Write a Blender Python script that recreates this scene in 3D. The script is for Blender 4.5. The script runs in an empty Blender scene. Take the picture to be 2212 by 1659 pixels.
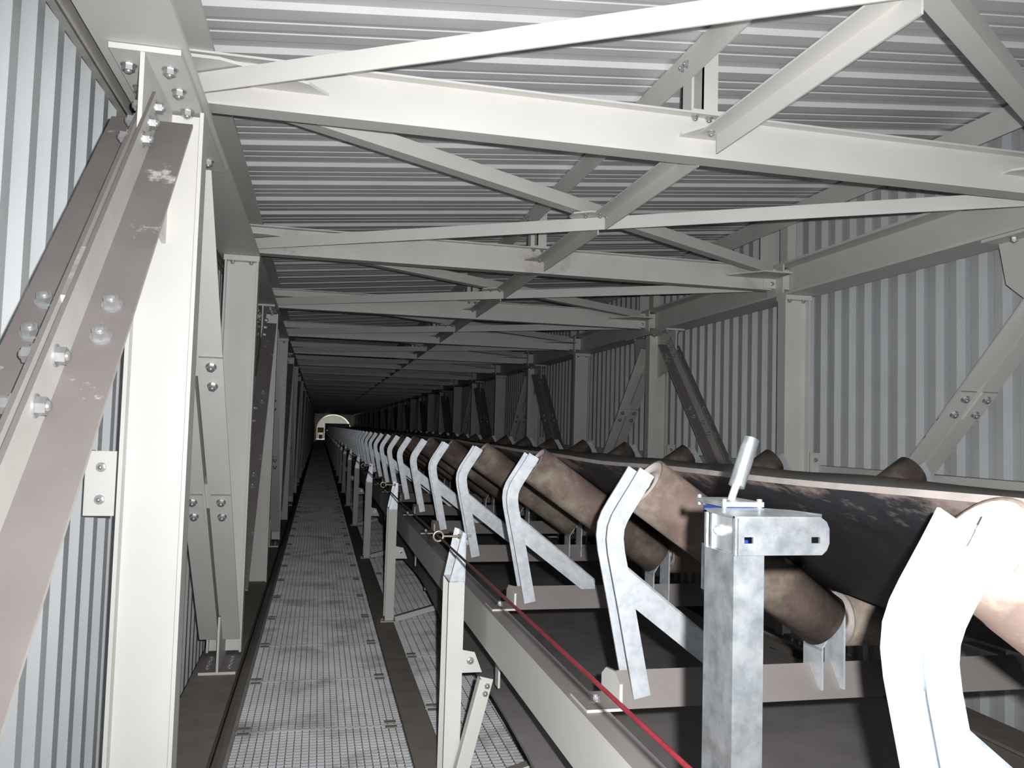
import bpy, math, random
from mathutils import Vector, Matrix, Quaternion
random.seed(4)
SC = bpy.context.scene
COL = SC.collection
H = 1.46                     # camera height above the walkway; all z below are relative to the lens

# ------------------------------------------------------------------ camera
YAW, PIT, ROL, FPX = .2271, .0559, .0284, 1787.4
fw = Vector((math.sin(YAW)*math.cos(PIT), math.cos(YAW)*math.cos(PIT), math.sin(PIT)))
rt = Vector((math.cos(YAW), -math.sin(YAW), 0)); up = rt.cross(fw)
r2 = rt*math.cos(ROL) + up*math.sin(ROL); u2 = -rt*math.sin(ROL) + up*math.cos(ROL)
cam = bpy.data.cameras.new('camera'); camo = bpy.data.objects.new('camera', cam); COL.objects.link(camo)
cam.sensor_width = 36; cam.lens = FPX/2212*36; cam.clip_start = .02; cam.clip_end = 400
M = Matrix((r2, u2, -fw)).transposed().to_4x4(); M.translation = Vector((0, 0, H)); camo.matrix_world = M
SC.camera = camo
# ------------------------------------------------------------------ world: overcast daylight outside both open ends
w = bpy.data.worlds.new('world'); SC.world = w; w.use_nodes = True
w.node_tree.nodes['Background'].inputs[0].default_value = (.86, .93, 1.0, 1)
w.node_tree.nodes['Background'].inputs[1].default_value = .6
# ------------------------------------------------------------------ the photographer's flash, just right of and above the lens
fl = bpy.data.lights.new('flash', 'SPOT'); flo = bpy.data.objects.new('flash', fl); COL.objects.link(flo)
fl.energy = 470; fl.shadow_soft_size = .012; fl.spot_size = math.radians(116); fl.spot_blend = 1; fl.color = (1, .985, .96)
flo.matrix_world = M @ Matrix.Rotation(math.radians(-5), 4, 'Y') @ Matrix.Rotation(math.radians(-3), 4, 'X'); flo.location = Vector((0, 0, H)) + r2*.06 + u2*.045
# added fill lamp, out of view behind the camera, standing in for daylight
dl = bpy.data.lights.new('rear_fill', 'AREA'); dlo = bpy.data.objects.new('rear_fill', dl); COL.objects.link(dlo)
dl.shape = 'RECTANGLE'; dl.size = 3.9; dl.size_y = 2.7; dl.energy = 92; dl.color = (.86, .93, 1)
dlo.location = (1.4, -8.4, H+.0); dlo.rotation_euler = (math.radians(-90), 0, 0)
dlo.rotation_euler = Vector((0, -1, 0)).to_track_quat('Z', 'Y').to_euler()
SC.view_settings.view_transform = 'Standard'; SC.view_settings.look = 'None'
SC.view_settings.exposure = 0; SC.view_settings.gamma = 1; SC.view_settings.use_curve_mapping = False
try:
    SC.cycles.use_denoising = True
    SC.cycles.max_bounces = 6; SC.cycles.diffuse_bounces = 4; SC.cycles.sample_clamp_indirect = 5
except Exception: pass

# ------------------------------------------------------------------ materials
def mat(name, col, rough=.6, metal=0., dust=None, noise=.06, nscale=6., bump=0., col2=None, c2scale=3., c2lo=.5, c2hi=.6, dlo=.55, dhi=.72, spec=.4, wear=False):
    m = bpy.data.materials.new(name); m.use_nodes = True
    nt = m.node_tree; N = nt.nodes; L = nt.links; b = N['Principled BSDF']
    b.inputs['Roughness'].default_value = rough; b.inputs['Metallic'].default_value = metal
    b.inputs['Specular IOR Level'].default_value = spec
    geo = N.new('ShaderNodeNewGeometry')
    ns = N.new('ShaderNodeTexNoise'); ns.inputs['Scale'].default_value = nscale; ns.inputs['Detail'].default_value = 6
    L.new(geo.outputs['Position'], ns.inputs['Vector'])
    mr = N.new('ShaderNodeMapRange'); mr.inputs[1].default_value = .3; mr.inputs[2].default_value = .7
    mr.inputs[3].default_value = 1-noise; mr.inputs[4].default_value = 1+noise
    L.new(ns.outputs[0], mr.inputs[0])
    base = N.new('ShaderNodeRGB'); base.outputs[0].default_value = (*col, 1); cur = base.outputs[0]
    if col2:
        n2 = N.new('ShaderNodeTexNoise'); n2.inputs['Scale'].default_value = c2scale; n2.inputs['Detail'].default_value = 7; n2.inputs['Roughness'].default_value = .65
        L.new(geo.outputs['Position'], n2.inputs['Vector'])
        m2 = N.new('ShaderNodeMapRange'); m2.inputs[1].default_value = c2lo; m2.inputs[2].default_value = c2hi; L.new(n2.outputs[0], m2.inputs[0])
        mx = N.new('ShaderNodeMix'); mx.data_type = 'RGBA'; L.new(m2.outputs[0], mx.inputs[0]); L.new(cur, mx.inputs[6]); mx.inputs[7].default_value = (*col2, 1); cur = mx.outputs[2]
    if dust:                                   # dust lies on whatever faces up
        sx = N.new('ShaderNodeSeparateXYZ'); L.new(geo.outputs['Normal'], sx.inputs[0])
        n3 = N.new('ShaderNodeTexNoise'); n3.inputs['Scale'].default_value = 9; n3.inputs['Detail'].default_value = 8; n3.inputs['Roughness'].default_value = .7
        L.new(geo.outputs['Position'], n3.inputs['Vector'])
        ad = N.new('ShaderNodeMath'); ad.operation = 'MULTIPLY_ADD'; L.new(n3.outputs[0], ad.inputs[0]); ad.inputs[1].default_value = .35; L.new(sx.outputs[2], ad.inputs[2])
        m3 = N.new('ShaderNodeMapRange'); m3.inputs[1].default_value = dlo+.17; m3.inputs[2].default_value = dhi+.17; L.new(ad.outputs[0], m3.inputs[0])
        if wear:                               # scuffed patches where the dust was wiped off
            n5 = N.new('ShaderNodeTexNoise'); n5.inputs['Scale'].default_value = 5; n5.inputs['Detail'].default_value = 10; n5.inputs['Roughness'].default_value = .75; L.new(geo.outputs['Position'], n5.inputs['Vector'])
            m5 = N.new('ShaderNodeMapRange'); m5.inputs[1].default_value = .60; m5.inputs[2].default_value = .66; m5.inputs[3].default_value = 1; m5.inputs[4].default_value = .1; L.new(n5.outputs[0], m5.inputs[0])
            mm = N.new('ShaderNodeMath'); mm.operation = 'MULTIPLY'; L.new(m3.outputs[0], mm.inputs[0]); L.new(m5.outputs[0], mm.inputs[1]); m3 = mm
        mx = N.new('ShaderNodeMix'); mx.data_type = 'RGBA'; L.new(m3.outputs[0], mx.inputs[0]); L.new(cur, mx.inputs[6]); mx.inputs[7].default_value = (*dust, 1); cur = mx.outputs[2]
    hs = N.new('ShaderNodeVectorMath'); hs.operation = 'SCALE'; L.new(cur, hs.inputs[0]); L.new(mr.outputs[0], hs.inputs[3])
    L.new(hs.outputs[0], b.inputs['Base Color'])
    if bump:
        bp = N.new('ShaderNodeBump'); bp.inputs['Strength'].default_value = bump; bp.inputs['Distance'].default_value = .004
        n4 = N.new('ShaderNodeTexNoise'); n4.inputs['Scale'].default_value = 60; n4.inputs['Detail'].default_value = 4
        L.new(geo.outputs['Position'], n4.inputs['Vector']); L.new(n4.outputs[0], bp.inputs['Height']); L.new(bp.outputs[0], b.inputs['Normal'])
    return m
DUST = (.26, .235, .23)
PAINT = mat('painted_steel', (.71, .705, .68), .5, dust=DUST, noise=.04, nscale=3)
SOIL = mat('soiled_painted_steel', (.68, .67, .64), .55, dust=DUST, noise=.05, col2=(.42, .37, .35), c2scale=2.2, c2lo=.56, c2hi=.72)
DUSTY = mat('dusty_painted_steel', (.52, .50, .47), .7, dust=(.21, .19, .175), noise=.08, nscale=12)
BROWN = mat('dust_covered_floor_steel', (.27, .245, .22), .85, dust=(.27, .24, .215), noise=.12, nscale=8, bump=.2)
CLAD = mat('grey_blue_cladding', (.59, .62, .65), .45, noise=.04, nscale=4)
CLADIN = mat('roof_cladding', (.74, .76, .78), .45, noise=.04, nscale=4, col2=(.30, .29, .28), c2scale=5, c2lo=.72, c2hi=.76)
GALV = mat('galvanised_steel', (.63, .67, .72), .40, metal=.45, noise=.10, nscale=22, col2=(.53, .58, .63), c2scale=34, c2lo=.45, c2hi=.6)
GRATE = mat('galvanised_grating', (.60, .62, .65), .6, metal=.1, noise=.12, nscale=3, dust=(.20, .195, .19), col2=(.33, .335, .34), c2scale=2.2, c2lo=.5, c2hi=.66)
GALVP = mat('bright_galvanised_tube', (.66, .70, .74), .34, metal=.93, noise=.16, nscale=30, col2=(.44, .49, .53), c2scale=26, c2lo=.42, c2hi=.62)
BOLT = mat('zinc_bolt', (.50, .51, .52), .32, metal=.7, noise=.1, nscale=60)
RUST = mat('dusty_rusted_roller', (.14, .102, .088), .7, noise=.28, nscale=9, col2=(.255, .22, .18), c2scale=5, c2lo=.47, c2hi=.62, bump=.25)
RUSTD = mat('roller_end_plate', (.38, .345, .335), .65, noise=.1, nscale=14)
FRAME = mat('dust_covered_idler_base', (.62, .61, .58), .6, dust=(.215, .195, .19), noise=.05, dlo=.38, dhi=.48)
RUBBER = mat('black_rubber_belt', (.014, .015, .018), .6, noise=.3, nscale=9, spec=.2)
BELTTOP = mat('dusty_belt_face', (.32, .305, .30), .85, noise=.15, nscale=5)
BELTEDGE = mat('belt_cut_edge', (.27, .245, .235), .8, noise=.12, nscale=20)
RETURN = mat('return_belt', (.27, .255, .255), .8, noise=.12, nscale=5)
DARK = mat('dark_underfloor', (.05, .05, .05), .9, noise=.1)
BLUE = mat('blue_enamel', (.012, .026, .13), .35, noise=.1)
BRASS = mat('yellow_passivated_bolt', (.52, .44, .33), .3, metal=.7, noise=.15, nscale=80)
YEL = mat('yellow_paint', (.75, .5, .08), .6)
WHITE = mat('white_paint', (.8, .8, .78), .5)

# pull cord: red plastic sheath that is dusted over farther along
CORD = mat('red_cord', (.17, .014, .022), .4, noise=.2, nscale=25)
nt = CORD.node_tree; b = nt.nodes['Principled BSDF']; src = b.inputs['Base Color'].links[0].from_socket
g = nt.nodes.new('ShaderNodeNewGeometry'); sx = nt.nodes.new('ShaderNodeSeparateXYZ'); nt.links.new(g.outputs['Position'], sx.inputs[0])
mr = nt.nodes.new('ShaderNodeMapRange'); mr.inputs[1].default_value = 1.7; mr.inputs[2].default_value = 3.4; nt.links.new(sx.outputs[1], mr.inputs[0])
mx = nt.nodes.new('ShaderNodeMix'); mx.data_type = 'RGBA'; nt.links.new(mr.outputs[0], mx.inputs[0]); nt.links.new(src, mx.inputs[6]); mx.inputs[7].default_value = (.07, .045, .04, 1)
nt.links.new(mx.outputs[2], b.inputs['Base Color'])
# belt underside: black rubber with dried mud smeared below the raised edge
nt = RUBBER.node_tree; b = nt.nodes['Principled BSDF']; src = b.inputs['Base Color'].links[0].from_socket
g = nt.nodes.new('ShaderNodeNewGeometry'); sx = nt.nodes.new('ShaderNodeSeparateXYZ'); nt.links.new(g.outputs['Position'], sx.inputs[0])
mp = nt.nodes.new('ShaderNodeMapping'); mp.inputs['Scale'].default_value = (3.2, 2.2, 5); nt.links.new(g.outputs['Position'], mp.inputs[0])
no = nt.nodes.new('ShaderNodeTexNoise'); no.inputs['Scale'].default_value = 1.6; no.inputs['Detail'].default_value = 9; no.inputs['Roughness'].default_value = .68; nt.links.new(mp.outputs[0], no.inputs['Vector'])
hz = nt.nodes.new('ShaderNodeMapRange'); hz.inputs[1].default_value = H-.26; hz.inputs[2].default_value = H-.10; hz.inputs[3].default_value = -.12; hz.inputs[4].default_value = .17; hz.clamp = True; nt.links.new(sx.outputs[2], hz.inputs[0])
ad = nt.nodes.new('ShaderNodeMath'); nt.links.new(no.outputs[0], ad.inputs[0]); nt.links.new(hz.outputs[0], ad.inputs[1])
m2 = nt.nodes.new('ShaderNodeMapRange'); m2.inputs[1].default_value = .60; m2.inputs[2].default_value = .70; m2.inputs[4].default_value = .8; nt.links.new(ad.outputs[0], m2.inputs[0])
mx = nt.nodes.new('ShaderNodeMix'); mx.data_type = 'RGBA'; nt.links.new(m2.outputs[0], mx.inputs[0]); nt.links.new(src, mx.inputs[6]); mx.inputs[7].default_value = (.16, .125, .115, 1)
nt.links.new(mx.outputs[2], b.inputs['Base Color'])

# ------------------------------------------------------------------ mesh helpers
WLOC = {}                                         # world origin of every object we build
class MB:
    def __init__(s): s.v = []; s.f = []; s.mi = []; s.sm = []
    def add(s, vs, fs, mi=0, smooth=False):
        n = len(s.v); s.v += [tuple(p) for p in vs]; s.f += [tuple(i+n for i in f) for f in fs]
        s.mi += [mi]*len(fs); s.sm += [smooth]*len(fs); return s
    def box(s, x0, x1, y0, y1, z0, z1, mi=0):
        vs = [(x, y, z) for x in (x0, x1) for y in (y0, y1) for z in (z0, z1)]
        return s.add(vs, [(0, 1, 3, 2), (4, 6, 7, 5), (0, 4, 5, 1), (2, 3, 7, 6), (0, 2, 6, 4), (1, 5, 7, 3)], mi)
    def prism(s, poly, P0, P1, u, mi=0, cut0=None, cut1=None):
        """extrude the outline poly (u, v pairs) from P0 to P1"""
        P0 = Vector(P0); P1 = Vector(P1); t = (P1-P0).normalized(); u = Vector(u); u = (u-t*u.dot(t)).normalized(); v = t.cross(u)
        n = len(poly); vs = [P0+u*a+v*b for a, b in poly] + [P1+u*a+v*b for a, b in poly]
        if cut0: vs[:n] = [p + t*cut0(a, b) for p, (a, b) in zip(vs[:n], poly)]
        if cut1: vs[n:] = [p + t*cut1(a, b) for p, (a, b) in zip(vs[n:], poly)]
        area = sum(poly[i][0]*poly[(i+1) % n][1]-poly[(i+1) % n][0]*poly[i][1] for i in range(n))
        fs = [(i, (i+1) % n, (i+1) % n+n, i+n) for i in range(n)] + [tuple(range(n))[::-1], tuple(range(n, 2*n))]
        if area < 0: fs = [f[::-1] for f in fs]
        return s.add(vs, fs, mi)
    def cyl(s, P0, P1, r, n=16, mi=0, r1=None, smooth=True, caps=True):
        P0 = Vector(P0); P1 = Vector(P1); t = (P1-P0).normalized(); u = t.orthogonal().normalized(); v = t.cross(u)
        if r1 is None: r1 = r
        c = [(math.cos(2*math.pi*i/n), math.sin(2*math.pi*i/n)) for i in range(n)]
        vs = [P0+u*a*r+v*b*r for a, b in c]+[P1+u*a*r1+v*b*r1 for a, b in c]
        s.add(vs, [(i, (i+1) % n, (i+1) % n+n, i+n) for i in range(n)], mi, smooth)
        if caps: s.add(vs, [tuple(range(n))[::-1], tuple(range(n, 2*n))], mi)
        return s
    def lathe(s, P0, axis, prof, n=28, mi=0, smooth=True):
        t = Vector(axis).normalized(); u = t.orthogonal().normalized(); v = t.cross(u); P0 = Vector(P0); vs = []
        for (h, r) in prof:
            for i in range(n):
                a = 2*math.pi*i/n; vs.append(P0+t*h+u*math.cos(a)*r+v*math.sin(a)*r)
        fs = [(k*n+i, k*n+(i+1) % n, (k+1)*n+(i+1) % n, (k+1)*n+i) for k in range(len(prof)-1) for i in range(n)]
        return s.add(vs, fs, mi, smooth)
    def build(s, name, m, parent=None, org=None):
        if parent is not None and org is None: org = WLOC[parent.name]
        if org is None:
            xs = [p[0] for p in s.v]; ys = [p[1] for p in s.v]; zs = [p[2] for p in s.v]
            org = ((min(xs)+max(xs))/2, (min(ys)+max(ys))/2, min(zs))
        org = Vector(org)
        me = bpy.data.meshes.new(name); me.from_pydata([tuple(Vector(p)-org) for p in s.v], [], s.f)
        for x in (m if isinstance(m, (list, tuple)) else [m]): me.materials.append(x)
        me.polygons.foreach_set('material_index', s.mi); me.polygons.foreach_set('use_smooth', s.sm); me.update()
        o = bpy.data.objects.new(name, me); COL.objects.link(o); WLOC[o.name] = org
        if parent is not None: o.parent = parent; o.location = org-WLOC[parent.name]
        else: o.location = org+Vector((0, 0, H))
        return o
def empty(name, loc):
    o = bpy.data.objects.new(name, None); COL.objects.link(o); WLOC[o.name] = Vector(loc); o.location = Vector(loc)+Vector((0, 0, H)); o.empty_display_size = .1
    return o
def tag(o, label=None, cat=None, group=None, kind=None):
    if label: o['label'] = label
    if cat: o['category'] = cat
    if group: o['group'] = group
    if kind: o['kind'] = kind
    return o
def copy_tree(o, delta, parent=None, maxd=9, skip=()):
    c = o.copy(); COL.objects.link(c); WLOC[c.name] = WLOC[o.name]+Vector(delta)
    if parent is None: c.location = o.location+Vector(delta)
    else: c.parent = parent
    if maxd > 0:
        for ch in list(o.children):
            if ch.name.split('.')[0] not in skip: copy_tree(ch, delta, c, maxd-1, skip)
    return c
def relabel(o, label, group=None):
    o['label'] = label
    if group: o['group'] = group
    elif 'group' in o: pass
# shared bolt head meshes: axis +Z, base at origin
def bolt_mesh(name, r, m):
    q = MB(); q.cyl((0, 0, 0), (0, 0, .004), r*1.28, 14)
    q.cyl((0, 0, .004), (0, 0, .004+r*.95), r, 6, smooth=False); q.lathe((0, 0, .004+r*.95), (0, 0, 1), [(0, r*.62), (r*.22, r*.58), (r*.38, r*.40), (r*.44, 0)], 10)
    o = q.build(name, m, org=(0, 0, 0)); me = o.data; bpy.data.objects.remove(o); return me
BM = bolt_mesh('bolt', .0175, BOLT); BS = bolt_mesh('bolt_small', .012, BOLT)
def bolt(parent, p, ax, me=None, k=1.0):
    o = bpy.data.objects.new('bolt', me or BM); COL.objects.link(o); o.parent = parent
    o.location = Vector(p)-WLOC[parent.name]; o.rotation_mode = 'QUATERNION'; o.rotation_quaternion = Vector(ax).to_track_quat('Z', 'Y'); o.scale = (k, k, k)
    WLOC[o.name] = Vector(p); return o
def Hsec(w, h, tf, tw):     # u across flange width, v web height, centred in u, v from 0
    return [(-w/2, 0), (w/2, 0), (w/2, tf), (tw/2, tf), (tw/2, h-tf), (w/2, h-tf), (w/2, h), (-w/2, h), (-w/2, h-tf), (-tw/2, h-tf), (-tw/2, tf), (-w/2, tf)]
def Lsec(a, b, t, su=1, sv=1): return [(0, 0), (su*a, 0), (su*a, sv*t), (su*t, sv*t), (su*t, sv*b), (0, sv*b)]

YEND = 85.0; Y0 = -8.0
XS = 2.815                              # x' = XS - x mirrors the left truss onto the right
NB = 34                                 # bays
ORD = ['first', 'second', 'third', 'fourth', 'fifth', 'sixth', 'seventh', 'eighth', 'ninth', 'tenth', 'eleventh', 'twelfth', 'thirteenth', 'fourteenth', 'fifteenth', 'sixteenth', 'seventeenth', 'eighteenth', 'nineteenth', 'twentieth']

# ================================================================== SETTING
def roofz(x): return 1.3885+.09*x
def sheet(name, prof, kind, m, x=None, sgn=1, z0=None, z1=None):
    """prof: list of (y, d); d = depth outward. walls: plane x; roof: along x"""
    q = MB(); n = len(prof)
    if kind == 'wall':
        a = [(x+sgn*d, y, z0) for y, d in prof]; b_ = [(x+sgn*d, y, z1) for y, d in prof]
        q.add(a+b_, [(i, i+1, n+i+1, n+i) if sgn > 0 else (i, n+i, n+i+1, i+1) for i in range(n-1)])
        q.box(*sorted((x+sgn*.06, x+sgn*.09)), prof[0][0], prof[-1][0], z0, z1)
    else:
        xa, xb = -.80, 3.66
        a = [(xa, y, roofz(xa)+d) for y, d in prof]; b_ = [(xb, y, roofz(xb)+d) for y, d in prof]
        q.add(a+b_, [(i, n+i, n+i+1, i+1)[::-1] for i in range(n-1)])
        q.add([(xa, prof[0][0], roofz(xa)+.06), (xb, prof[0][0], roofz(xb)+.06), (xb, prof[-1][0], roofz(xb)+.06), (xa, prof[-1][0], roofz(xa)+.06),
               (xa, prof[0][0], roofz(xa)+.09), (xb, prof[0][0], roofz(xb)+.09), (xb, prof[-1][0], roofz(xb)+.09), (xa, prof[-1][0], roofz(xa)+.09)],
              [(3, 2, 1, 0), (4, 5, 6, 7), (0, 1, 5, 4), (1, 2, 6, 5), (2, 3, 7, 6), (3, 0, 4, 7)])
    o = q.build(name, m); tag(o, kind='structure'); return o
def wallprof(y0, y1, off):
    out = []; y = y0+off
    while y < y1:
        out += [(y, 0), (y+.055, 0), (y+.075, .04), (y+.148, .04)]; y += .168
    return out
def roofprof(y0, y1, off):
    out = []; y = off-math.ceil((off-y0)/.3433)*.3433
    while y < y1:                                    # near web, rib top, far web (faces the viewer), pan with two stiffening grooves
        out += [(y-.07, .019), (y, .019), (y+.015, 0)]
        for k in (.085, .165): out += [(y+k, 0), (y+k+.026, .0034), (y+k+.028, .0034), (y+k+.031, 0)]
        out += [(y+.253, 0)]
        y += .3433
    return out
W_L = sheet('wall_left', wallprof(Y0, YEND, .06), 'wall', CLAD, x=-.75, sgn=-1, z0=-1.9, z1=1.40)
W_R = sheet('wall_right', wallprof(Y0, YEND, .0), 'wall', CLAD, x=3.60, sgn=1, z0=-1.9, z1=1.76)
CEIL = sheet('ceiling', roofprof(Y0, YEND, 4.145), 'roof', CLADIN)
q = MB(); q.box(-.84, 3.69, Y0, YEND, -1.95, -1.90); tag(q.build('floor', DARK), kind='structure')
# far end: gable with an arched mouth, and the pale lined passage it opens into
q = MB(); N_ = 20; cx_, cz_, R_ = 1.42, -.35, 1.66
arc = [(cx_+R_*math.cos(math.pi-math.pi*i/N_), cz_+.86*R_*math.sin(math.pi*i/N_)) for i in range(N_+1)]
ins = [(arc[0][0], -1.46)]+arc+[(arc[-1][0], -1.46)]
outp = [(-.84, -1.9)]+[(-.84 if x < cx_-.9 else (3.69 if x > cx_+.9 else x), z if x < cx_-1.5 or x > cx_+1.5 else 1.72) for x, z in arc]+[(3.69, -1.9)]
n = len(ins); vs = [(x, YEND-.3, z) for x, z in ins]+[(x, YEND-.3, z) for x, z in outp]+[(x, YEND-.15, z) for x, z in ins]+[(x, YEND-.15, z) for x, z in outp]
fs = []
for i in range(n-1): fs += [(i, i+1, n+i+1, n+i), (2*n+i, 3*n+i, 3*n+i+1, 2*n+i+1), (i, 2*n+i, 2*n+i+1, i+1)]
q.add(vs, fs); tag(q.build('wall_back', DUSTY), kind='structure')
q = MB()
for j, (ra, rb) in enumerate(((1.0, 1.0),)):
    a = [(cx_+(x-cx_)*1.02, YEND-.15, z) for x, z in ins]; c = [(cx_+(x-cx_)*1.02, YEND+9, z) for x, z in ins]
    q.add(a+c, [(i, i+1, n+i+1, n+i) for i in range(n-1)])
q.box(-.6, 3.5, YEND-.15, YEND+9, -1.52, -1.46); q.box(-.6, 3.5, YEND+9, YEND+9.1, -1.46, 1.6)
tag(q.build('passage_lining', WHITE), 'pale arched passage lining glowing at the far end of the gallery', 'passage')
tl = bpy.data.lights.new('passage_fill', 'POINT'); tlo = bpy.data.objects.new('passage_fill', tl); COL.objects.link(tlo)  # added point lamp that brightens the far passage; no such fitting is seen
tl.energy = 95; tl.shadow_soft_size = .3; tl.color = (1, .97, .9); tlo.location = (.9, YEND+3.2, H+.4)
q = MB(); q.box(.55, 2.9, YEND-2.2, YEND-1.2, -.45, .18); q.box(.55, .7, YEND-2.2, YEND-1.2, -1.46, -.45); q.box(2.75, 2.9, YEND-2.2, YEND-1.2, -1.46, -.45); q.cyl((.7, YEND-2.3, -.2), (2.8, YEND-2.3, -.2), .28, 20)
tag(q.build('head_frame', DUSTY), 'dark boxy conveyor head frame silhouetted against the bright far end', 'machine frame')
q = MB(); q.box(-.15, .45, YEND-1.4, YEND-1.3, -.75, -.25); q.box(-.15, -.1, YEND-1.4, YEND-1.3, -1.46, -.25); q.box(.4, .45, YEND-1.4, YEND-1.3, -1.46, -.25)
tag(q.build('yellow_guard', YEL), 'tiny yellow guard standing in the bright far end of the walkway', 'guard')
q = MB(); q.box(.0, .34, YEND-2.6, YEND-2.57, -1.35, -.95); q.box(.15, .19, YEND-2.57, YEND-2.53, -1.46, -.95)
tag(q.build('white_sign', WHITE), 'small white sign plate low at the far end of the walkway', 'sign')

# ================================================================== TRUSS CHORDS, PURLINS
def longmember(name, poly, x, z, u, m, y0=Y0, y1=YEND-.3, org=None):
    q = MB(); q.prism(poly, (x, y0, z), (x, y1, z), u); return q.build(name, m)
hs = Hsec(.24, .24, .017, .010)
# along +Y with u=+X, v = t x u = Y x X = -Z  -> use negative v
hneg = [(a, -b) for a, b in hs]
for x, side, lab in ((-.519, 'left', 'thick grey steel top chord running along the left wall'), (3.34, 'right', 'thick grey steel top chord running along the right wall')):
    o = longmember('top_chord', hneg, x, 1.03, (1, 0, 0), PAINT); tag(o, lab, 'beam')
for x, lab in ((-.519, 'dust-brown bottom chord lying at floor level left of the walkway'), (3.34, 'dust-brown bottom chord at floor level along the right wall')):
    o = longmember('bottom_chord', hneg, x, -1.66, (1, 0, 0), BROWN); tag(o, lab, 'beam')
# ridge-side purlin, eave purlins
q = MB(); q.box(1.343, 1.35, Y0, YEND-.3, 1.38, 1.503); q.box(1.35, 1.40, Y0, YEND-.3, 1.496, 1.503)
tag(q.build('roof_purlin', PAINT), 'grey angle purlin running lengthwise under the middle of the roof', 'purlin')
q = MB(); q.box(3.24, 3.247, Y0, YEND-.3, 1.53, 1.668); q.box(3.247, 3.30, Y0, YEND-.3, 1.661, 1.668)
tag(q.build('eave_purlin', PAINT), 'grey eave purlin under the roof edge above the right wall', 'purlin')
q = MB(); q.box(-.56, -.553, Y0, YEND-.3, 1.272, 1.335); q.box(-.553, -.50, Y0, YEND-.3, 1.328, 1.335)
tag(q.build('eave_purlin', PAINT), 'low eave purlin on top of the left chord under the roof', 'purlin')
q = MB(); q.box(3.49, 3.50, .0, YEND-.3, -.255, -.19); q.box(3.50, 3.59, .0, YEND-.3, -.20, -.19)
tag(q.build('wall_girt', PAINT), 'horizontal grey girt rail fixed low across the right wall cladding', 'rail')
q = MB(); q.box(-.75, -.66, Y0, YEND-.3, 1.10, 1.15); q.box(-.668, -.66, Y0, YEND-.3, 1.02, 1.15)
tag(q.build('wall_girt', DUSTY), 'dark grey edge angle between the left cladding and the top chord', 'rail')

# ================================================================== COLUMNS
def colmesh(xc, yc, z0, z1):
    poly = [(a, b-.1) for a, b in Hsec(.102, .2, .012, .008)]      # u = flange width (Y), v = depth (X)
    q = MB(); q.prism([(a, -b) for a, b in poly], (xc, yc-.05, z0), (xc, yc-.05, z1), (0, 1, 0)); return q
def make_column(xc, odd, side, k):
    yc = 2.9+2.5*k
    t = empty('column', (xc, yc, -1.42)); sg = 1 if side == 'left' else -1
    if odd:
        colmesh(xc, yc, -1.42, 1.0).build('shaft', PAINT, t)
        q = MB(); q.box(xc-.097, xc+.09, yc-.50, yc+.60, 1.012, 1.028); q.build('end_plate', PAINT, t)
        q = MB(); xg = xc-.010 if side == 'left' else xc+.010; P = [(yc-.495, 1.012), (yc+.595, 1.012), (yc+.55, .80), (yc+.30, .60), (yc+.0, .56), (yc-.35, .64), (yc-.49, .745)]
        q.prism([(a, b) for a, b in P], (xg-.006, 0, 0), (xg+.006, 0, 0), (0, 1, 0)); q.build('gusset_plate', PAINT, t)
        if k < 9:
            for yy in (yc-.40, yc-.24, yc-.075, yc+.20, yc+.45):
                for dx in (-.055, .055):
                    bolt(t, (xg+dx, yy, 1.012), (0, 0, -1))
    else:
        colmesh(xc, yc, -1.38, .995).build('shaft', PAINT, t)
        q = MB(); q.box(xc-.105, xc+.105, yc-.112, yc+.012, .995, 1.028); q.build('cap_plate', PAINT, t)
        q = MB(); q.box(xc-.1, xc+.1, yc-.42, yc+.42, -1.42, -1.405); q.build('base_plate', PAINT, t)
        q = MB(); P = [(yc-.42, -1.405), (yc+.42, -1.405), (yc+.36, -1.12), (yc+.2, -1.0), (yc-.2, -1.0), (yc-.42, -1.10)]
        q.prism(P, (xc-.006, 0, 0), (xc+.006, 0, 0), (0, 1, 0)); q.build('gusset_plate', PAINT, t)
        if k < 9:
            for dx in (-.055, .055): bolt(t, (xc+dx, yc-.082, .995), (0, 0, -1), BS)
            for yy in (yc-.34, yc-.25, yc-.16):
                for dx in (-.06, .06): bolt(t, (xc+dx, yy, -1.405), (0, 0, 1), BS)
    if k < 14:                                        # girt cleat on the outer flange
        q = MB(); x0, x1 = (xc-.19, xc-.105) if side == 'left' else (xc+.105, xc+.19)
        q.box(min(x0, x1), max(x0, x1), yc-.104, yc-.096, -.30, -.10); q.box(x0-.004 if side == 'left' else x1-.004, x0+.004 if side == 'left' else x1+.004, yc-.10, yc-.02, -.30, -.10)
        q.build('cleat', PAINT, t)
        for zz in (-.15, -.25): bolt(t, ((x0+x1)/2, yc-.104, zz), (0, -1, 0), BS)
    return t
proto = {}
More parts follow.
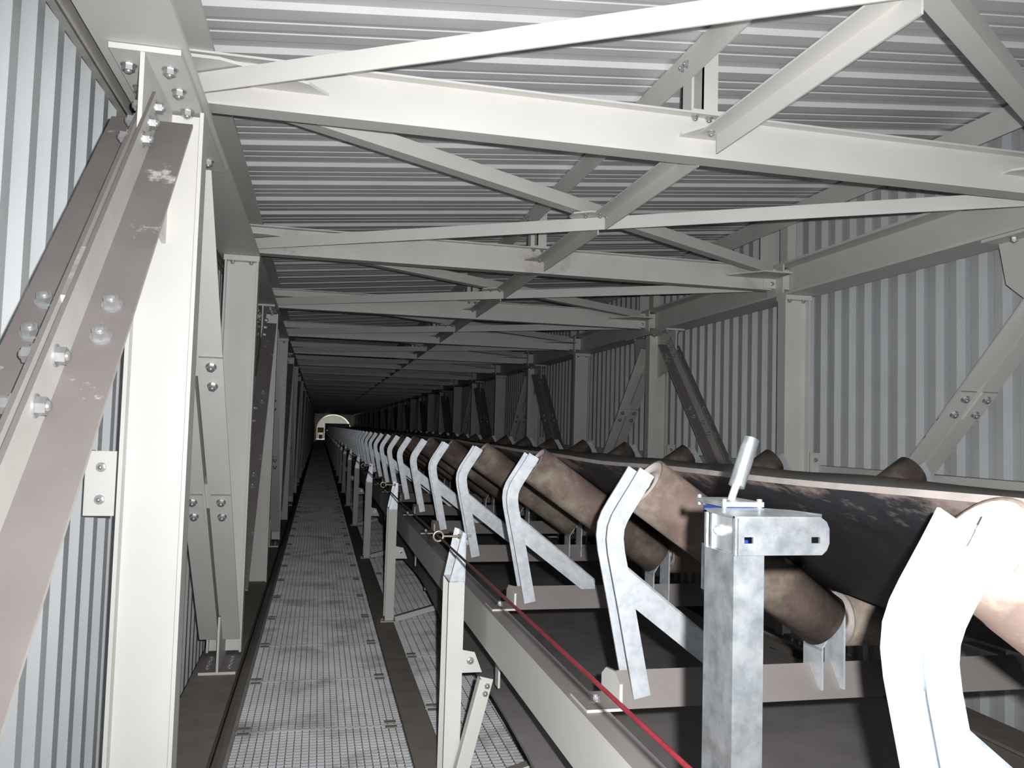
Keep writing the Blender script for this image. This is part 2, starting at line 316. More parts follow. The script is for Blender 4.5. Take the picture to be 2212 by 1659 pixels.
for k in range(-1, NB-1):
    for side, xc in (('left', -.505), ('right', 3.32)):
        if k == -1 and side == 'left': continue
        odd = (k % 2 == 0); key = (side, odd, k < 9)
        if key not in proto: proto[key] = (make_column(xc, odd, side, k), k); c = proto[key][0]
        else:
            p, kp = proto[key]; c = copy_tree(p, (0, 2.5*(k-kp), 0))
        kk = k+1 if side == 'left' else k
        tag(c, '', 'column')
        if side == 'left':
            if k == 0: lab = 'broad light grey steel column nearest the camera on the left with a bolted gusset at its head'
            elif k < 7: lab = ORD[k]+' steel column on the left of the walkway, counted from the camera'
            else: lab = 'dim grey column on the left beyond the seventh column'
        else:
            if k <= 0: lab = 'column of the right truss beside the camera at the right picture edge' if k == 0 else 'column of the right truss behind the camera'
            elif k < 7: lab = ['', 'broad pale column', 'pale column half hidden by a dark diagonal', 'narrow pale column', 'dim column', 'dim thin column', 'very dim thin column'][k]+', '+ORD[k-1]+' from the camera on the right wall'
            else: lab = 'dim distant column along the right wall beyond the sixth in view'
        c['label'] = lab; c['group'] = 'columns of the '+side+' truss'

# ================================================================== WALL DIAGONALS
def make_diag(xc, yt, s, near):
    """double angle from the head node at yt down to the foot node 2.5 m away in direction s"""
    off = 1.183 if s < 0 else 1.005
    za, zb = .88, (-1.08 if s < 0 else -1.27)
    A = lambda z: yt+s*(off-z)
    t = empty('diagonal_brace', (xc, A(zb), zb))
    n = Vector((0, s, 1)).normalized(); d = Vector((0, s, -1)).normalized()
    m = DUSTB if s < 0 else PAINT
    for sx_ in (1, -1):
        P0 = Vector((xc+sx_*.0075, A(za), za)); P1 = Vector((xc+sx_*.0075, A(zb), zb))
        q = MB(); u = Vector((sx_, 0, 0)); v = (P1-P0).normalized().cross(u); sv = 1 if v.dot(n) > 0 else -1
        q.prism(Lsec(.105, .10 if sx_*(1 if xc < 1 else -1) > 0 else .088, .010, 1, sv), P0, P1, u); q.build('angle_bar', m, t)
    ctr = [(.13, .25)] if not near else [(.19, .0)]
    zs = (.20, -.42) if s > 0 else (.20, -.42)
    for zc in zs:                                       # batten plates under/over the outstanding legs, packing plate between
        c = Vector((xc, A(zc), zc))
        q = MB()
        for sx_ in (1, -1):
            o_ = c+Vector((sx_*.018, 0, 0))
            side = -n if s > 0 else n
            th = .010
            base = side*(.0 if s > 0 else .010)
            P0 = o_-d*.10+base; P1 = o_+d*.10+base
            u = Vector((sx_, 0, 0)); v = (P1-P0).normalized().cross(u); sv = 1 if v.dot(side) > 0 else -1
            if s > 0: q.prism([(0, 0), (.096, 0), (.096, sv*th), (0, sv*th)], P0, P1, u)
        P0 = c-d*.16+n*.01; P1 = c+d*.02+n*.01; u = Vector((1, 0, 0)); v = (P1-P0).normalized().cross(u); sv = 1 if v.dot(n) > 0 else -1
        q.prism([(-.0072, -sv*.0), (.0072, -sv*.0), (.0072, sv*.08), (-.0072, sv*.08)], P0, P1, u); q.build('batten_plate', PAINT, t)
        for sx_ in (1, -1):
            for e in (-.055, .055):
                if s > 0: bolt(t, c+Vector((sx_*.066, 0, 0))+d*e-n*.010, -n)
                else: bolt(t, c+Vector((sx_*.066, 0, 0))+d*e+n*.010, n)
        for e in (.10, .24):
            p = c+d*(e+.08)+n*.065
            bolt(t, p+Vector((.0175, 0, 0)), (1, 0, 0)); bolt(t, p-Vector((.0175, 0, 0)), (-1, 0, 0))
    for e in (.05, .15, .25):                            # end bolts through the gussets
        p = Vector((xc, A(za), za))+d*(e-.02)+n*.065; bolt(t, p+Vector((.0175, 0, 0)), (1, 0, 0)); bolt(t, p-Vector((.0175, 0, 0)), (-1, 0, 0))
        p = Vector((xc, A(zb), zb))-d*(e-.02)+n*.055; bolt(t, p+Vector((.0175, 0, 0)), (1, 0, 0)); bolt(t, p-Vector((.0175, 0, 0)), (-1, 0, 0))
    return t
DUSTB = mat('dust_caked_brace_steel', (.60, .585, .56), .6, dust=(.19, .172, .168), noise=.06, nscale=9, dlo=.50, dhi=.55, wear=True)
dp = {}
for side, xc in (('left', -.517), ('right', 3.332)):
    for k in range(0, NB-2, 2):
        for s in (-1, 1):
            if k == 0 and s == -1 and side == 'right': continue
            yt = 2.9+2.5*k; key = (side, s)
            if key not in dp: dp[key] = (make_diag(xc, yt, s, k < 2), k); c = dp[key][0]
            else:
                p, kp = dp[key]; c = copy_tree(p, (0, 2.5*(k-kp), 0), maxd=(9 if k < 9 else 1), skip=() if k < 9 else ('bolt',))
            tag(c, '', 'brace')
            if side == 'left':
                if k == 0: lab = 'dust-caked double-angle diagonal sloping down to the lower left picture corner' if s < 0 else 'clean double-angle diagonal behind the nearest left column'
                elif k == 2: lab = 'dark dusty diagonal between the second and third left columns' if s < 0 else 'double-angle diagonal between the third and fourth left columns'
                else: lab = 'dim diagonal brace of the left truss beyond its fourth column'
            else:
                if k == 0: lab = 'pale double-angle diagonal with four bolts at the right picture edge'
                elif k == 2: lab = 'dark diagonal falling right from the second column of the right wall' if s < 0 else 'pale diagonal falling left from the second column of the right wall'
                elif k == 4: lab = 'dark diagonal falling right from the fourth column of the right wall' if s < 0 else 'dim diagonal falling left from the fourth column of the right wall'
                else: lab = 'dim distant diagonal brace on the right wall beyond its fourth column'
            c['label'] = lab; c['group'] = 'diagonals of the '+side+' truss'

# ================================================================== ROOF BEAMS, BRACING
def make_beam(k):
    y = 2.945+2.5*k; t = empty('roof_beam', (1.4, y, 1.075)); m = PAINT if k != 1 else SOIL
    q = MB(); q.prism([(a, -b) for a, b in [(-b_+0, a_) for a_, b_ in []]] or [(a, b) for a, b in Hsec(.091, .18, .008, .006)], (-.512, y, 1.072), (3.165, y, 1.072), (0, 1, 0)); q.build('web_and_flanges', m, t)
    q = MB(); q.box(3.12, 3.33, y-.012, y-.003, 1.09, 1.235); q.box(3.218, 3.23, y-.11, y+.11, 1.047, 1.253); q.build('end_connection', PAINT, t)
    for zz in (1.125, 1.20): bolt(t, (3.19, y-.012, zz), (0, -1, 0), BS)
    # horizontal gusset plates for the roof bracing, at both ends and in the middle
    for x0, pts in ((0, [(-.50, -.20), (-.36, -.20), (-.08, -.085), (-.05, -.045), (.03, .045), (-.15, .25), (-.50, .25)]), (0, [(3.21, -.25), (3.0, -.25), (2.82, -.045), (2.82, .045), (3.0, .25), (3.21, .25)]), (0, [(1.32, -.03), (1.38, -.14), (1.47, -.14), (1.50, -.03), (1.50, .03), (1.47, .14), (1.38, .14), (1.32, .03)])):
        q = MB(); q.prism([(a, b) for a, b in pts], (0, y, 1.160), (0, y, 1.170), (1, 0, 0)); q.build('bracing_plate', m, t)
    bolt(t, (1.41, y-.10, 1.160), (0, 0, -1), BS)
    # stub post up to the purlin
    q = MB(); q.box(1.35, 1.51, y-.045, y+.055, 1.252, 1.262); q.box(1.352, 1.404, y+.04, y+.05, 1.262, 1.49); q.box(1.398, 1.404, y-.04, y+.05, 1.262, 1.49); q.box(1.398, 1.463, y-.04, y-.034, 1.262, 1.50)
    q.box(1.352, 1.358, y-.04, y+.05, 1.262, 1.49)
    q.build('stub_post', PAINT, t)
    for dx in (1.378, 1.437): bolt(t, (dx, y-.02, 1.243), (0, 0, -1), BS)
    for dy in (-.02, .02): bolt(t, (1.343, y+dy, 1.445), (-1, 0, 0), BS)
    # stub post to the eave purlin
    q = MB(); q.box(3.29, 3.296, y-.05, y+.05, 1.272, 1.60); q.box(3.296, 3.36, y-.05, y-.044, 1.272, 1.60); q.box(3.30, 3.43, y+.35, y+.356, 1.272, 1.60); q.build('eave_post', PAINT, t)
    return t
def make_xbrace(k):
    ya, yb = 2.945+2.5*k, 5.445+2.5*k
    t1 = empty('roof_brace', (-.3, yb-.12, 1.09)); t2 = empty('roof_brace', (-.3, ya+.12, 1.17))
    # falling brace: far-left to near-right, flange on top
    q = MB(); P0 = Vector((-.44, yb-.085, 1.155)); P1 = Vector((3.12, ya+.14, 1.155)); t = (P1-P0).normalized(); u = Vector((0, 0, -1)); v = t.cross(u)
    sv = 1 if v.y > 0 else -1
    q.prism(Lsec(.068, .068, .007, 1, sv), P0, P1, u); q.build('angle_bar', PAINT, t1)
    # rising brace: near-left to far-right, flange below
    q = MB(); P0 = Vector((-.44, ya+.085, 1.172)); P1 = Vector((3.12, yb-.14, 1.172)); t = (P1-P0).normalized(); u = Vector((0, 0, 1)); v = t.cross(u)
    sv = 1 if v.y > 0 else -1
    q.prism(Lsec(.068, .068, .007, 1, sv), P0, P1, u); q.build('angle_bar', PAINT, t2)
    yc = (ya+yb)/2
    q = MB(); q.prism([(-.12, -.04), (-.04, -.10), (.06, -.10), (.13, -.02), (.13, .05), (.03, .10), (-.06, .10), (-.12, .04)], (1.39, yc, 1.157), (1.39, yc, 1.166), (1, 0, 0)); q.build('crossing_plate', PAINT, t1)
    bolt(t1, (1.335, yc-.045, 1.157), (0, 0, -1), BS); bolt(t1, (1.44, yc-.075, 1.157), (0, 0, -1), BS)
    struts = []
    for y0, y1 in ((ya+.08, yc-.06), (yc+.06, yb-.08)):
        s_ = empty('roof_strut', (1.41, y0, 1.08))
        q = MB(); q.prism(Lsec(.078, .078, .007, -1, 1), (1.446, y0, 1.158), (1.446, y1, 1.158), (1, 0, 0)); q.build('angle_bar', PAINT, s_)
        bolt(s_, (1.40, y0+.035, 1.151), (0, 0, -1), BS); bolt(s_, (1.40, y1-.035, 1.151), (0, 0, -1), BS); struts.append(s_)
    return [t1, t2]+struts
KB = 24
bp0 = make_beam(0); bp1 = make_beam(1)
for k in range(-1, NB-1):
    if k == 0: c = bp0
    elif k == 1: c = bp1
    else: c = copy_tree(bp0, (0, 2.5*k, 0), maxd=9 if k < 8 else 1, skip=() if k < 8 else ('bolt',))
    tag(c, '', 'beam', 'roof cross beams')
    c['label'] = ('roof cross beam just behind the camera' if k < 0 else 'bright white roof cross beam nearest the camera, spanning the whole width' if k == 0 else 'rust-stained roof cross beam, second from the camera' if k == 1
                  else ORD[k]+' roof cross beam from the camera' if k < 6 else 'dim roof cross beam in the dark beyond the sixth')
xp = make_xbrace(0)
for k in range(-1, NB-2):
    cs = xp if k == 0 else [copy_tree(o, (0, 2.5*k, 0), maxd=9 if k < 8 else 1, skip=() if k < 8 else ('bolt',)) for o in xp]
    bay = {-1: 'between the camera and the nearest cross beam', 0: 'between the first and second cross beams', 1: 'between the second and third cross beams', 2: 'between the third and fourth cross beams', 3: 'between the fourth and fifth cross beams'}.get(k, 'beyond the fifth cross beam')
    nm = ('wide white angle brace rising right, ' if k == -1 else 'angle brace rising right and toward the camera, ', 'angle brace falling right and away, ', 'near half of the lengthwise strut, ', 'far half of the lengthwise strut, ')
    for o, a, ct, gr in zip(cs, nm, ('brace', 'brace', 'strut', 'strut'), ('crossed roof braces', 'crossed roof braces', 'lengthwise roof struts', 'lengthwise roof struts')):
        tag(o, a+bay, ct, gr)

# ================================================================== WALKWAY
def grating(x0, x1, y0, y1, px, py):
    q = MB(); zt = -1.46; t = .004
    n = round((x1-x0)/px)
    for i in range(n+1):
        x = x0+(x1-x0)*i/n; q.box(x-t/2, x+t/2, y0, y1, zt-.030, zt-.001)
    n = round((y1-y0)/py)
    for i in range(n+1):
        y = y0+(y1-y0)*i/n; e = i in (0, n); q.box(x0, x1, y-t/2, y+t/2, zt-(.032 if e else .017), zt+(.002 if e else 0))
    return q
def clips(q, x0, x1, y0, y1):
    q.box(x0-.028, x0+.028, y0-.013, y0+.013, -1.459, -1.453)
def walkway(name, x0, x1, pitch, yj, y_from, label, px):
    t = empty(name, (x0, y_from, -1.46)); tag(t, label, 'walkway')
    g = grating(x0, x1, yj+.007, yj+pitch-.007, px, .034); p = g.build('grating_panel', GRATE, t, org=(x0, yj, -1.46))
    q = MB(); clips(q, x0, x1, yj, yj); cl = q.build('grating_clip', BROWN, p, org=(x0, yj, -1.46)); cls = [cl]
    cl.location = (.035, .035, 0)
    for a_, b_ in ((.035, pitch-.035), (x1-x0-.055, .035), (x1-x0-.055, pitch-.035)):
        e_ = cl.copy(); COL.objects.link(e_); e_.location = (a_, b_, 0); cls.append(e_)
    k = int((y_from-yj)/pitch)
    while yj+pitch*k < YEND-1:
        if k != 0:
            c = p.copy(); COL.objects.link(c); c.location = p.location+Vector((0, pitch*k, 0)); WLOC[c.name] = WLOC[p.name]+Vector((0, pitch*k, 0))
            if k < 20:
                for e_ in cls: d_ = e_.copy(); COL.objects.link(d_); d_.parent = c
        k += 1
    return t
walkway('walkway', -.325, .455, .787, 4.165, 1.0, 'long galvanised grating walkway left of the conveyor', .034)
walkway('side_grating', .60, 1.60, 1.0, 4.38, 1.0, 'galvanised grating strip beneath the conveyor right of the walkway', .05)
q = MB(); q.box(.46, .595, 0, YEND-.3, -1.60, -1.455); tag(q.build('floor_beam', BROWN), 'dust-brown flat beam between walkway and side grating', 'beam')
q = MB(); q.prism([(-.0325, 0), (.0325, 0), (.0325, -.02), (.022, -.042), (0, -.052), (-.022, -.042), (-.0325, -.02)], (-.358, 0, -1.48), (-.358, YEND-.3, -1.48), (1, 0, 0))
tag(q.build('walkway_kerb', DUSTY), 'rounded dusty kerb along the left edge of the walkway', 'kerb')
q = MB()
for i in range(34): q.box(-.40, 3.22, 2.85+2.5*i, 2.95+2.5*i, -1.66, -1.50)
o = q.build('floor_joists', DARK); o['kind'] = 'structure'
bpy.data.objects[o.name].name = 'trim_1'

# ================================================================== CONVEYOR
CXM = 3.56
def mir(pts): return [(CXM-a, b) for a, b in pts]
for side, f in (('left', lambda x: x), ('right', lambda x: CXM-x)):
    q = MB()
    sg_ = 1 if side == 'left' else -1
    q.prism([(sg_*a, -b_) for a, b_ in ((0, 0), (.075, 0), (.075, .010), (.007, .010), (.007, .153), (.075, .153), (.075, .163), (0, .163))], (f(.69), 0, -.886), (f(.69), YEND-2, -.886), (1, 0, 0))
    tag(q.build('stringer', PAINT), ('near' if side == 'left' else 'far right')+' channel stringer carrying the idler frames '+('beside the red cord' if side == 'left' else 'along the other side of the belt'), 'beam')

def sweepU(q, path, y0, dep, w, t, fx, wt=None):
    """U section swept along a path in XZ; web on the outer side, flanges of width w toward the roller"""
    P = [Vector((a, 0, b)) for a, b in path]; rings = []
    for i, p in enumerate(P):
        a = P[max(0, i-1)]; b_ = P[min(len(P)-1, i+1)]; tt = (b_-a).normalized(); nn = Vector((tt.z, 0, -tt.x))
        ww = wt if (wt and i == len(P)-1) else w
        ring = [(0, 0), (ww, 0), (ww, dep), (0, dep), (0, dep-t), (ww-t, dep-t), (ww-t, t), (0, t)]
        rings.append([(fx((p+nn*c).x), y0+d_, (p+nn*c).z) for c, d_ in ring])
    n = 8; vs = [v for r in rings for v in r]; fs = []
    flip = fx(1) < fx(0)
    for k in range(len(rings)-1):
        for i in range(n): fs.append((k*n+i, k*n+(i+1) % n, (k+1)*n+(i+1) % n, (k+1)*n+i))
    fs += [tuple(range(n))[::-1], tuple(range((len(rings)-1)*n, len(rings)*n))]
    if flip: fs = [f_[::-1] for f_ in fs]
    q.add(vs, fs)
WP = [(.838, -.70), (.79, -.47), (.768, -.37), (.757, -.32), (.752, -.28), (.755, -.245), (.766, -.215), (.782, -.187), (.815, -.135), (.835, -.102), (.842, -.090)]
ax0 = Vector((.872, 0, -.137)); ax1 = Vector((1.427, 0, -.517))
RR = .0795
def roller(t, A, B, dy):
    A = Vector(A); B = Vector(B); L_ = (B-A).length; d_ = (B-A).normalized()
    q = MB(); q.lathe(A, d_, [(0, RR-.006), (0, RR), (L_, RR), (L_, RR-.006)], 32)
    r = q.build('roller', RUST, t)
    for P, dd in ((A, d_), (B, -d_)):
        q = MB(); q.lathe(P, dd, [(.0, RR-.005), (.010, RR-.007), (.014, .048), (.006, .045), (.006, .030), (.012, .028), (.012, .0)], 24)
        q.cyl(P+dd*.012, P-dd*.028, .0125, 10); q.build('end_cap', RUSTD, r)
    return r
def make_idler(Y):
    t = empty('idler_frame', (1.78, Y+.06, -.723)); yc = Y+.05
    q = MB(); q.prism([(0, 0), (.066, .082), (.132, 0), (.122, 0), (.066, .070), (.010, 0)], (.80, Y, -.722), (2.76, Y, -.722), (0, 1, 0)); q.build('base_angle', FRAME, t)
    for f in (lambda x: x, lambda x: CXM-x):
        q = MB(); X = lambda a, b_: sorted((f(a), f(b_)))
        q.box(*X(.702, .80), Y-.012, Y+.135, -.7225, -.715); q.build('foot_plate', FRAME, t)
        x0, x1 = X(.792, .80)
        q = MB(); P = [(Y-.008, -.7225), (Y+.135, -.7225), (Y+.135, -.665), (Y+.10, -.64), (Y+.03, -.632), (Y-.008, -.655)]
        q.prism(P, (x0, 0, 0), (x1, 0, 0), (0, 1, 0)); q.build('end_plate', PAINT, t)
        bolt(t, (f(.745), Y+.05, -.715), (0, 0, 1), BS)
        q = MB(); sweepU(q, WP, Y+.005, .09, .047, .006, f); q.build('wing_post', GALV, t)
        P0 = Vector((f(.797), Y+.012, -.350)); P1 = Vector((f(1.125), Y+.012, -.612)); P1b = P1
        q = MB()
        pts = [(f(.785), -.326), (f(1.150), -.612), (f(1.150), -.652), (f(1.090), -.652), (f(.812), -.442)]
        q.prism([(a, b_) for a, b_ in pts], (0, Y+.020, 0), (0, Y+.014, 0), (1, 0, 0)) if False else None
        vs = [(a, Y+.045, b_) for a, b_ in pts]+[(a, Y+.052, b_) for a, b_ in pts]; n_ = 5
        q.add(vs, [tuple(range(5)), tuple(range(5, 10))[::-1]]+[(i, i+5, (i+1) % 5+5, (i+1) % 5) for i in range(5)])
        a0 = Vector((f(.785), Y+.045, -.326)); a1 = Vector((f(1.150), Y+.045, -.612)); dn = Vector((0, 0, -.007)); dy_ = Vector((0, .045, 0))
        q.add([a0, a1, a1+dy_, a0+dy_, a0+dn, a1+dn, a1+dy_+dn, a0+dy_+dn], [(0, 1, 2, 3), (7, 6, 5, 4), (0, 4, 5, 1), (3, 2, 6, 7), (1, 5, 6, 2), (0, 3, 7, 4)])
        q.build('strut_angle', GALV, t)
        roller(t, (f(ax0.x), yc, ax0.z), (f(ax1.x), yc, ax1.z), 0)
        # forked bracket between wing and centre rollers
        q = MB(); x0, x1 = X(1.393, 1.399)
        q.prism([(Y+.005, -.70), (Y+.095, -.70), (Y+.095, -.585), (Y+.005, -.585)], (x0, 0, 0), (x1, 0, 0), (0, 1, 0))
        e0, e1 = f(1.393), f(1.425); zz = -.585; zt = -.555
        q.add([(e0, Y+.005, zz), (e1, Y+.005, -.535), (e1+.0, Y+.005, -.542), (e0, Y+.005, zz-.008), (e0, Y+.095, zz), (e1, Y+.095, -.535), (e1, Y+.095, -.542), (e0, Y+.095, zz-.008)], [(0, 1, 2, 3), (7, 6, 5, 4), (0, 4, 5, 1), (3, 2, 6, 7), (1, 5, 6, 2), (0, 3, 7, 4)])
        x0, x1 = X(1.462, 1.468)
        q.prism([(Y+.005, -.70), (Y+.095, -.70), (Y+.095, -.50), (Y+.06, -.475), (Y+.04, -.475), (Y+.005, -.50)], (x0, 0, 0), (x1, 0, 0), (0, 1, 0))
        q.build('roller_bracket', GALV, t)
    roller(t, (1.478, yc, -.510), (2.082, yc, -.510), 0)
    return t
IY = [.90, 2.085]+[2.085+1.2*i for i in range(1, 69)]
idp = make_idler(2.085)
far = None
for i, y in enumerate(IY):
    if y > YEND-3: break
    if i == 1: c = idp
    elif i < 22: c = copy_tree(idp, (0, y-2.085, 0))
    else: c = copy_tree(idp, (0, y-2.085, 0), maxd=1, skip=('bolt',))
    lab = ('blown-out white idler frame at the lower right corner, nearest the camera' if i == 0 else 'idler frame directly behind the galvanised switch post' if i == 1 else
           ORD[i]+' troughing idler frame counted away from the camera' if i < 18 else 'distant troughing idler frame beyond the eighteenth')
    tag(c, lab, 'idler', 'troughing idler frames under the belt')

# ---- carrying belt
def beltx(y):                                            # the belt wanders a little on its idlers
    return .935+.03*max(0, min(1, (y-.9)/2.0))-.028*max(0, min(1, (y-2.8)/3))+.006*math.sin(y*.4)
ys = []; y = 0.0
while y < YEND-2.2: ys.append(y); y += .2 if y < 14 else .6
def sect(y):
    xe = beltx(y); nrm = Vector((.565, 0, .825)); off = RR+.001; T = .014
    slope = (ax1.z-ax0.z)/(ax1.x-ax0.x); c0 = ax0.z+off*.825; x0 = ax0.x+off*.565
    f = lambda x: c0+slope*(x-x0)
    zb = -.510+off; xk = x0+(zb-c0)/slope
    sag = .010*(1-math.cos(2*math.pi*((y-.95) % 1.2)/1.2))*.5
    L_ = [(xe, f(xe))]
    for k in range(1, 5): x = xe+(xk-.05-xe)*k/4; L_.append((x, f(x)))
    L_ += [(xk-.02, zb+.010), (xk+.05, zb+.001), (1.78, zb), (CXM-xk-.05, zb+.001), (CXM-xk+.02, zb+.010)]
    xr = CXM-(xk-.05); xre = 2.465+xe-.935
    for k in range(0, 5): x = xr+(xre-xr)*k/4; L_.append((x, f(CXM-x)))
    L_ = [(a, b_-sag*(.4+.6*min(1, abs(a-.93)/.5))) for a, b_ in L_]
    top = []
    for k, (a, b_) in enumerate(L_):
        p = L_[max(0, k-1)]; n_ = L_[min(len(L_)-1, k+1)]; tx, tz = n_[0]-p[0], n_[1]-p[1]; l = math.hypot(tx, tz); top.append((a-tz/l*T, b_+tx/l*T))
    return L_, top
q = MB(); S = [sect(y) for y in ys]; n = len(S[0][0])
vs = [(a, y, b_) for y, (lo, hi) in zip(ys, S) for a, b_ in lo+hi]; w_ = 2*n
lo_f = []; hi_f = []; ed_f = []
for j in range(len(ys)-1):
    for i in range(n-1):
        lo_f.append((j*w_+i, j*w_+i+1, (j+1)*w_+i+1, (j+1)*w_+i)); hi_f.append((j*w_+n+i, (j+1)*w_+n+i, (j+1)*w_+n+i+1, j*w_+n+i+1))
    ed_f.append((j*w_, (j+1)*w_, (j+1)*w_+n, j*w_+n)); ed_f.append((j*w_+n-1, j*w_+2*n-1, (j+1)*w_+2*n-1, (j+1)*w_+n-1))
q.v = vs; q.f = lo_f+hi_f+ed_f; q.mi = [0]*len(lo_f)+[1]*len(hi_f)+[2]*len(ed_f); q.sm = [True]*(len(lo_f)+len(hi_f))+[False]*len(ed_f)
tag(q.build('conveyor_belt', [RUBBER, BELTTOP, BELTEDGE]), 'troughed black rubber conveyor belt with muddy raised edge', 'conveyor belt')
# ---- return belt and its rollers
q = MB(); ys2 = [i*.3 for i in range(0, int((YEND-2.5)/.3))]; vs = []
for y in ys2:
    sg = .5*(1-math.cos(2*math.pi*(y-3.42)/3.03))
    xa = .775+.03*max(0, min(1, (y-2.8)/3)); z = -1.15-.05*sg
    zs = z+.0
    vs += [(xa, y, zs), (xa+.10, y, z), (2.40, y, z), (2.52, y, z), (xa, y, zs-.014), (xa+.10, y, z-.014), (2.40, y, z-.014), (2.52, y, z-.014)]
fs = []
for j in range(len(ys2)-1):
    a = j*8; c = a+8
    for i in range(3): fs += [(a+i, a+i+1, c+i+1, c+i), (a+4+i, c+4+i, c+5+i, a+5+i)]
    fs += [(a, c, c+4, a+4), (a+3, a+7, c+7, c+3)]
q.add(vs, fs); tag(q.build('return_belt', RETURN), 'flat dusty grey return run of the belt below the idler frames', 'conveyor belt')
q = MB(); t = empty('return_roller', (1.78, 3.42, -1.24))
q = MB(); q.lathe((.90, 3.42, -1.24), (1, 0, 0), [(0, .0), (0, .068), (1.66, .068), (1.66, 0)], 24); q.build('roller_shell', RUST, t)
for a in (.758, 2.79):
    q = MB(); q.box(a, a+.008, 3.38, 3.44, -1.06 if a < 1 else -1.255, -.886); q.build('hanger', PAINT, t)
    q = MB(); q.cyl(((.84 if a < 1 else 2.794), 3.42, -1.24), ((.91 if a < 1 else 2.55), 3.42, -1.24), .014, 10); q.build('axle', PAINT, t)
tag(t, '', 'roller')
for i in range(26):
    c = t if i == 0 else copy_tree(t, (0, 3.03*i, 0)); tag(c, 'return roller hung below the stringer beside the nearest cord post' if i == 0 else 'return roller hung beneath the stringers, farther along', 'roller', 'return rollers')

# ================================================================== PULL CORD, POSTS, SWITCH
def make_post(Y):
    t = empty('cord_post', (.56, Y+.05, -1.46))
    q = MB(); q.prism([(.536, Y), (.601, Y), (.601, Y+.16), (.536, Y+.16), (.536, Y+.154), (.595, Y+.154), (.595, Y+.006), (.536, Y+.006)], (0, 0, -1.449), (0, 0, -.622), (1, 0, 0))
    q.build('channel_post', PAINT, t)
    q = MB(); q.box(.490+.012, .605, Y-.025, Y+.185, -1.456, -1.449); q.build('base_plate', PAINT, t)
    bolt(t, (.515, Y-.005, -1.449), (0, 0, 1), BS)
    q = MB()                                              # folded tapering head
    for yy, xa in ((Y-.006, .586), (Y+.152, .578)):
        pts = [(.538, -.618), (.598, -.618), (.600, -.425), (xa, -.418)]
        vs = [(a, yy, b_) for a, b_ in pts]+[(a, yy+.004, b_) for a, b_ in pts]
        q.add(vs, [(0, 1, 2, 3), (7, 6, 5, 4), (0, 4, 5, 1), (1, 5, 6, 2), (2, 6, 7, 3), (3, 7, 4, 0)])
    q.box(.597, .601, Y-.006, Y+.156, -.622, -.425); q.box(.538, .601, Y-.006, Y+.156, -.622, -.616)
    q.build('cord_bracket', GALV, t)
    q = MB(); c = Vector((.492, Y+.035, -.440)); vs = []; R1, R2 = .020, .0048; n1, n2 = 20, 8
    for i in range(n1):
        a = 2*math.pi*i/n1
        for j in range(n2):
            b_ = 2*math.pi*j/n2; r = R1+R2*math.cos(b_); vs.append(c+Vector((r*math.cos(a), R2*math.sin(b_), r*math.sin(a))))
    q.add(vs, [(i*n2+j, ((i+1) % n1)*n2+j, ((i+1) % n1)*n2+(j+1) % n2, i*n2+(j+1) % n2) for i in range(n1) for j in range(n2)], 0, True)
    q.cyl((.511, Y+.035, -.440), (.628, Y+.035, -.440), .0045, 8); q.cyl((.575, Y+.035, -.440), (.583, Y+.035, -.440), .010, 6, smooth=False)
    q.build('eye_bolt', BRASS, t)
    # gusset to the stringer side, diagonal prop and low tie
    q = MB(); vs = [(.60, Y+.06, -.905), (.662, Y+.06, -.918), (.695, Y+.06, -1.0), (.60, Y+.06, -1.0)]; vs += [(a, b_+.006, c_) for a, b_, c_ in vs]
    q.add(vs, [(0, 3, 2, 1), (4, 5, 6, 7), (0, 1, 5, 4), (1, 2, 6, 5), (2, 3, 7, 6), (3, 0, 4, 7)]); q.build('side_plate', PAINT, t)
    bolt(t, (.645, Y+.06, -.952), (0, -1, 0), BS)
    q = MB(); q.prism(Lsec(.065, .05, .006), (.662, Y-.02, -.99), (.555, Y-.02, -1.42), (1, 0, 0)); pr_ = q.build('prop', PAINT, t)
    bolt(pr_, (.70, Y-.021, -1.03), (0, -1, 0), BS); bolt(pr_, (.693, Y-.021, -1.06), (0, -1, 0), BS)
    q = MB(); q.prism(Lsec(.05, .05, .006, 1, -1), (.60, Y-.05, -1.40), (.93, Y-.02, -1.32), (0, 0, -1)); q.build('low_tie', PAINT, t)
    return t
pp = make_post(3.35)
for i in range(26):
    c = pp if i == 0 else copy_tree(pp, (0, 3.03*i-.05*(i > 0), 0), maxd=9 if i < 9 else 1, skip=('prop',) if i < 9 else ('bolt', 'prop'))
    tag(c, ('pale grey cord post with a tapering head and eye bolt, nearest the camera' if i == 0 else ORD[i]+' cord post from the camera beside the stringer' if i < 6 else 'distant cord post beyond the sixth'), 'post', 'pull cord posts')
q = MB(); y = .98
pts = [(.498, .98, -.395)]+[(.492, 3.385+3.03*i, -.440) for i in range(24)]
q.cyl((.50, 1.0, -.445), (.492, 3.385, -.440), .0042, 8)
for i in range(24):
    a = Vector((.492, 3.385+3.03*i-(.05 if i else 0), -.440)); b_ = Vector((.492, 3.385+3.03*(i+1)-.05, -.440)); m_ = (a+b_)/2-Vector((0, 0, .008))
    q.cyl(a, m_, .0042, 6); q.cyl(m_, b_, .0042, 6)
tag(q.build('emergency_cord', CORD), 'thin red emergency pull cord stretched along the conveyor through the eye bolts', 'cord')

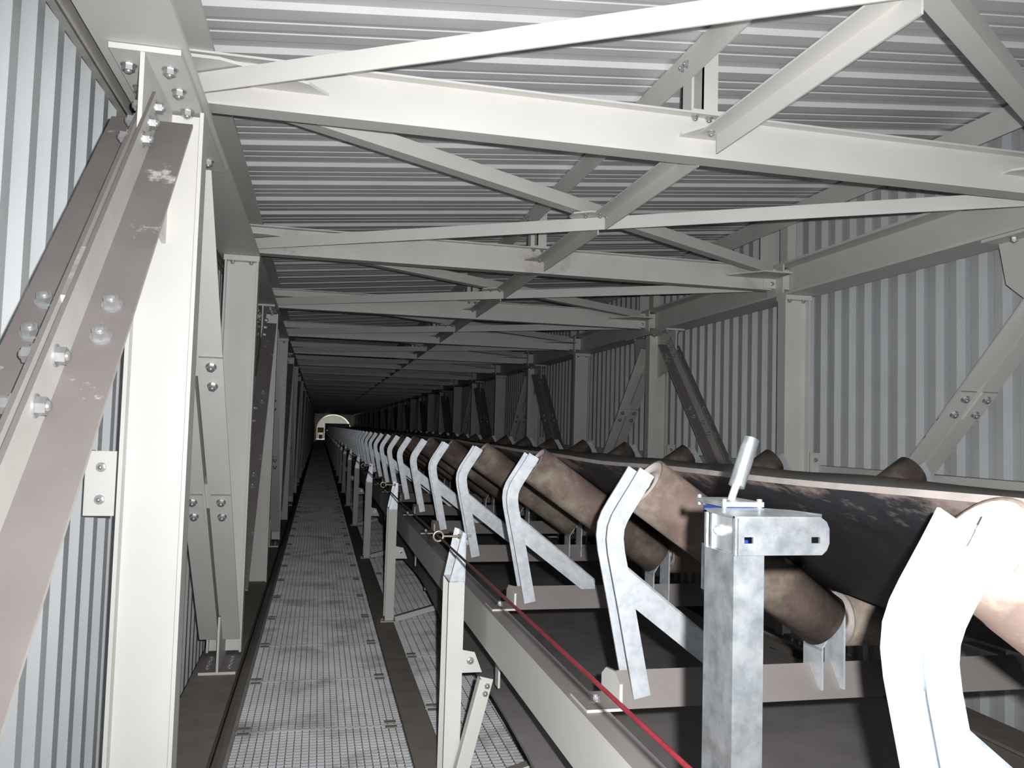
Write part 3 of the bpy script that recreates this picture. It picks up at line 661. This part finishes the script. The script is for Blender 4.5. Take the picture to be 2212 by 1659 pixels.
# switch post (cut from rectangular galvanised tube) with its bracket; the switch itself stands behind
t = empty('switch_post', (.56, 1.04, -1.46)); tag(t, 'bright galvanised square post with a slotted arm in the right foreground', 'post')
q = MB(); Y = 1.0
q.box(.536, .580, Y, Y+.004, -1.46, -.155); q.box(.536, .5395, Y+.004, Y+.080, -1.46, -.155); q.box(.536, .580, Y+.080, Y+.084, -1.46, -.155); q.box(.5765, .580, Y+.004, Y+.080, -1.46, -.155)
q.build('tube', GALVP, t)
def slotted(q, x0, x1, z0, z1, y0, y1, slots):
    """plate in XZ with rectangular-ish slots, built from strips"""
    xs = [x0]+[v for s_ in slots for v in (s_[0], s_[1])]+[x1]
    for i in range(len(xs)-1):
        if i % 2 == 0: q.box(xs[i], xs[i+1], y0, y1, z0, z1)
        else:
            s_ = slots[(i-1)//2]; q.box(xs[i], xs[i+1], y0, y1, z0, s_[2]); q.box(xs[i], xs[i+1], y0, y1, s_[3], z1)
q = MB()
slotted(q, .539, .662, -.155, -.106, Y-.006, Y-.002, [(.5475, .5605, -.1395, -.131), (.646, .659, -.1395, -.131)])
q.prism([(.662, -.155), (.668, -.150), (.672, -.143), (.672, -.118), (.668, -.110), (.662, -.106)], (0, Y-.002, 0), (0, Y-.006, 0), (1, 0, 0)) if False else None
vs = [(a, Y-.006, b_) for a, b_ in [(.662, -.155), (.669, -.149), (.673, -.140), (.673, -.120), (.669, -.111), (.662, -.106)]]; vs += [(a, Y-.002, c_) for a, b_, c_ in vs]
q.add(vs, [tuple(range(6)), tuple(range(6, 12))[::-1]]+[(i, i+6, (i+1) % 6+6, (i+1) % 6) for i in range(6)])
vs = [(.534, Y-.006, -.106), (.539, Y-.006, -.1015), (.662, Y-.006, -.1015), (.666, Y-.006, -.106)]
pl = [(.534, Y-.004), (.662, Y-.004), (.668, Y+.004), (.655, Y+.060), (.630, Y+.082), (.534, Y+.082)]
q.add([(a, b_, -.1015-(.003 if i < 2 else 0)) for i, (a, b_) in enumerate(pl)]+[(a, b_, -.1065) for a, b_ in pl], [tuple(range(6)), tuple(range(6, 12))[::-1]]+[(i, i+6, (i+1) % 6+6, (i+1) % 6) for i in range(6)])
q.box(.534, .5375, Y-.006, Y+.0, -.155, -.104); q.box(.534, .5375, Y+.076, Y+.082, -.155, -.104)
q.box(.5405, .543, Y-.001, Y+.079, -.155, -.106)
q.build('slotted_arm', GALVP, t)
bolt(t, (.5405, Y+.045, -.128), (-1, 0, 0), BS, .55)
t = empty('pull_cord_switch', (.60, 1.13, -.235)); tag(t, 'blue pull cord switch with a steel lever behind the galvanised post', 'switch')
q = MB(); q.box(.570, .6235, Y+.090, Y+.160, -.235, -.100); q.build('housing', BLUE, t)
q = MB(); q.box(.562, .627, Y+.083, Y+.168, -.100, -.093)
for a in (.567, .622):
    for b_ in (Y+.087, Y+.167): q.cyl((a, b_, -.104), (a, b_, -.089), .0042, 8)
q.build('lid', GALVP, t)
q = MB(); q.cyl((.598, 1.13, -.100), (.636, 1.1435, -.012), .0058, 12)
q.build('lever_rod', BOLT, t)
q = MB(); P0 = Vector((.611, 1.1347, -.074)); P1 = Vector((.640, 1.145, -.003)); q.cyl(P0, P1, .0122, 20); q.build('lever_sleeve', GALVP, t)
q = MB(); q.box(.566, .570, Y+.092, Y+.155, -.228, -.160); q.build('side_cover', GALVP, t)
